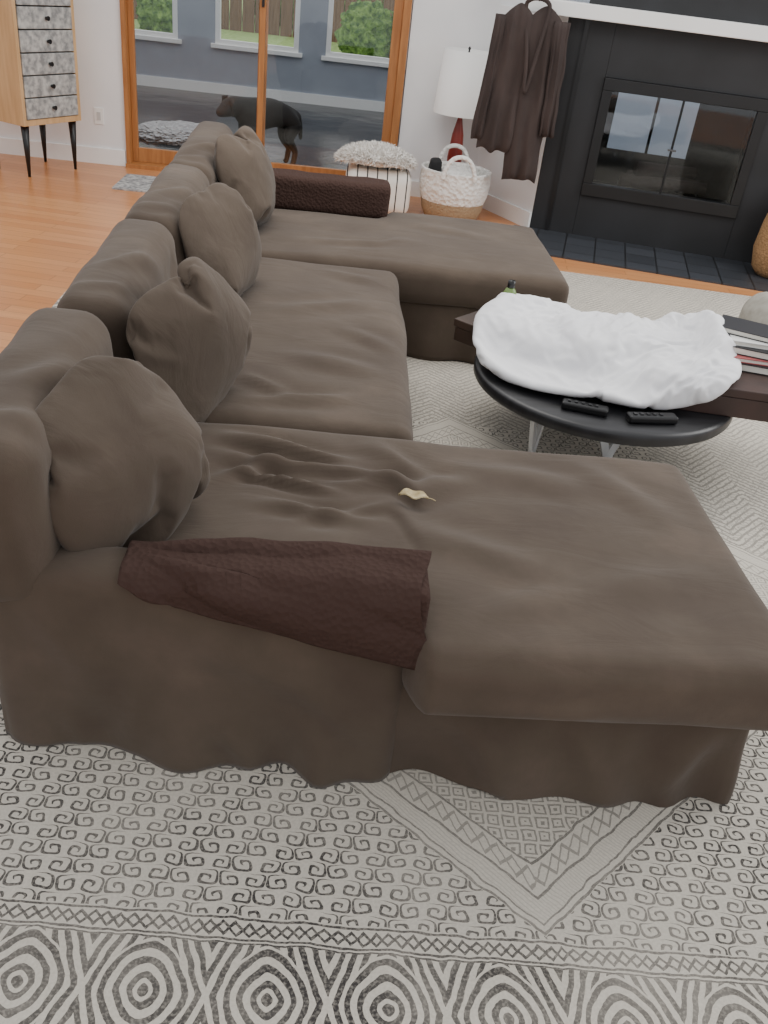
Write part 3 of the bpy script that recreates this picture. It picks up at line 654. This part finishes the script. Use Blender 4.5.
# ============ DOG ============
dogM,nt,b=newmat('black_tan_fur',(30,28,28),.75)
tc=nt.nodes.new('ShaderNodeTexCoord'); sx=nt.nodes.new('ShaderNodeSeparateXYZ'); nt.links.new(tc.outputs['Object'],sx.inputs[0])
nz=nt.nodes.new('ShaderNodeTexNoise'); nz.inputs['Scale'].default_value=20; nt.links.new(tc.outputs['Object'],nz.inputs['Vector']); S.nt=nt
g=(S(sx.outputs[2])+S(nz.outputs['Fac'])*.08).sst(.12,.22); mx=nt.nodes.new('ShaderNodeMix'); mx.data_type='RGBA'; nt.links.new(g.v,mx.inputs[0])
mx.inputs[6].default_value=lin((88,60,40)); mx.inputs[7].default_value=lin((12,11,12)); nt.links.new(mx.outputs[2],b.inputs['Base Color'])
sk=[
(.22,0,.45,.11),(.10,0,.45,.122),(-.05,0,.44,.135),(-.18,0,.44,.13),(-.26,0,.48,.098),(-.33,-.03,.50,.082),(-.40,-.06,.49,.082),(-.46,-.08,.46,.048),(-.52,-.10,.445,.036),
(.22,.08,.36,.080),(.19,.09,.24,.048),(.27,.09,.14,.028),(.25,.09,.03,.024),(.225,.09,.015,.026),
(.22,-.08,.36,.080),(.16,-.09,.24,.048),(.24,-.09,.14,.028),(.22,-.09,.03,.024),(.195,-.09,.015,.026),
(-.19,.08,.33,.056),(-.18,.085,.20,.036),(-.19,.085,.10,.027),(-.19,.085,.03,.024),(-.22,.085,.015,.026),
(-.19,-.08,.33,.056),(-.21,-.085,.20,.036),(-.22,-.085,.10,.027),(-.22,-.085,.03,.024),(-.25,-.085,.015,.026),
(.30,0,.42,.030),(.33,.01,.32,.024),(.345,.02,.22,.016)]
ed=[(0,1),(1,2),(2,3),(3,4),(4,5),(5,6),(6,7),(7,8),(0,9),(9,10),(10,11),(11,12),(12,13),(0,14),(14,15),(15,16),(16,17),(17,18),(3,19),(19,20),(20,21),(21,22),(22,23),(3,24),(24,25),(25,26),(26,27),(27,28),(0,29),(29,30),(30,31)]
me=bpy.data.meshes.new('dog_body'); me.from_pydata([s[:3] for s in sk],ed,[]); dg=empty('dog'); db=link(bpy.data.objects.new('body',me)); me.materials.append(dogM); db.parent=dg
db.modifiers.new('sk','SKIN')
for s,svx in zip(sk,me.skin_vertices[0].data): svx.radius=(s[3],s[3])
me.skin_vertices[0].data[0].use_root=True
db.modifiers['sk'].use_smooth_shade=True; ss=db.modifiers.new('sub','SUBSURF'); ss.levels=2; ss.render_levels=2
for sg in (-1,1):
    e=mk('ear_%d'%sg,[(-.375,-.05+sg*.055,.565),(-.42,-.06+sg*.06,.56),(-.39,-.05+sg*.12,.51),(-.40,-.06+sg*.11,.43),(-.375,-.045+sg*.09,.45)],[(0,1,2),(1,3,2),(2,3,4),(0,2,4)],dogM,True,dg)
    sd=e.modifiers.new('s','SOLIDIFY'); sd.thickness=.014
    bm=bmesh.new(); bmesh.ops.create_uvsphere(bm,u_segments=10,v_segments=8,radius=.008); m2=bpy.data.meshes.new('eye'); bm.to_mesh(m2); bm.free(); m2.materials.append(blackMet); e=link(bpy.data.objects.new('eye_%d'%sg,m2)); e.location=(-.455,-.072+sg*.035,.51); e.parent=dg
dg.location=(-.72,8.38,-.02); dg.rotation_euler=(0,0,math.radians(32))

# ============ LIGHT ============
w=bpy.data.worlds.new('w'); C.scene.world=w; w.use_nodes=True; bg=w.node_tree.nodes['Background']; bg.inputs[0].default_value=(.97,.98,1,1); bg.inputs[1].default_value=1.1
def area(name,loc,tgt,size,en,col=(1,1,1)):
    l=bpy.data.lights.new(name,'AREA'); l.energy=en; l.size=size; l.color=col; o=link(bpy.data.objects.new(name,l)); o.location=loc
    o.rotation_euler=(Vector(tgt)-Vector(loc)).to_track_quat('-Z','Y').to_euler(); return o
area('window_light_right',(4.5,4.0,2.6),(0,3,.4),2.2,110,(1,.99,.96))  # added soft fill from the right; no window is built there
area('ceiling_light',(0,4.5,3.2),(0,4.2,0),2.0,60,(1,.96,.9))  # added overhead fill lamp

# ============ CAMERA ============
cam=bpy.data.cameras.new('camera'); co=link(bpy.data.objects.new('camera',cam))
f,th,ro,ya=890.07,math.radians(31.65),math.radians(7.029),math.radians(4.81)
F=Vector((math.sin(ya)*math.cos(th),math.cos(ya)*math.cos(th),-math.sin(th))); R=Vector((math.cos(ya),-math.sin(ya),0)); U=R.cross(F)
c,s=math.cos(ro),math.sin(ro); R2=c*R+s*U; U2=-s*R+c*U; Bk=-F
co.matrix_world=Matrix(((R2.x,U2.x,Bk.x,0),(R2.y,U2.y,Bk.y,0),(R2.z,U2.z,Bk.z,1.65),(0,0,0,1)))
cam.sensor_fit='VERTICAL'; cam.sensor_height=24; cam.lens=24*f/1024; cam.clip_end=200
C.scene.camera=co
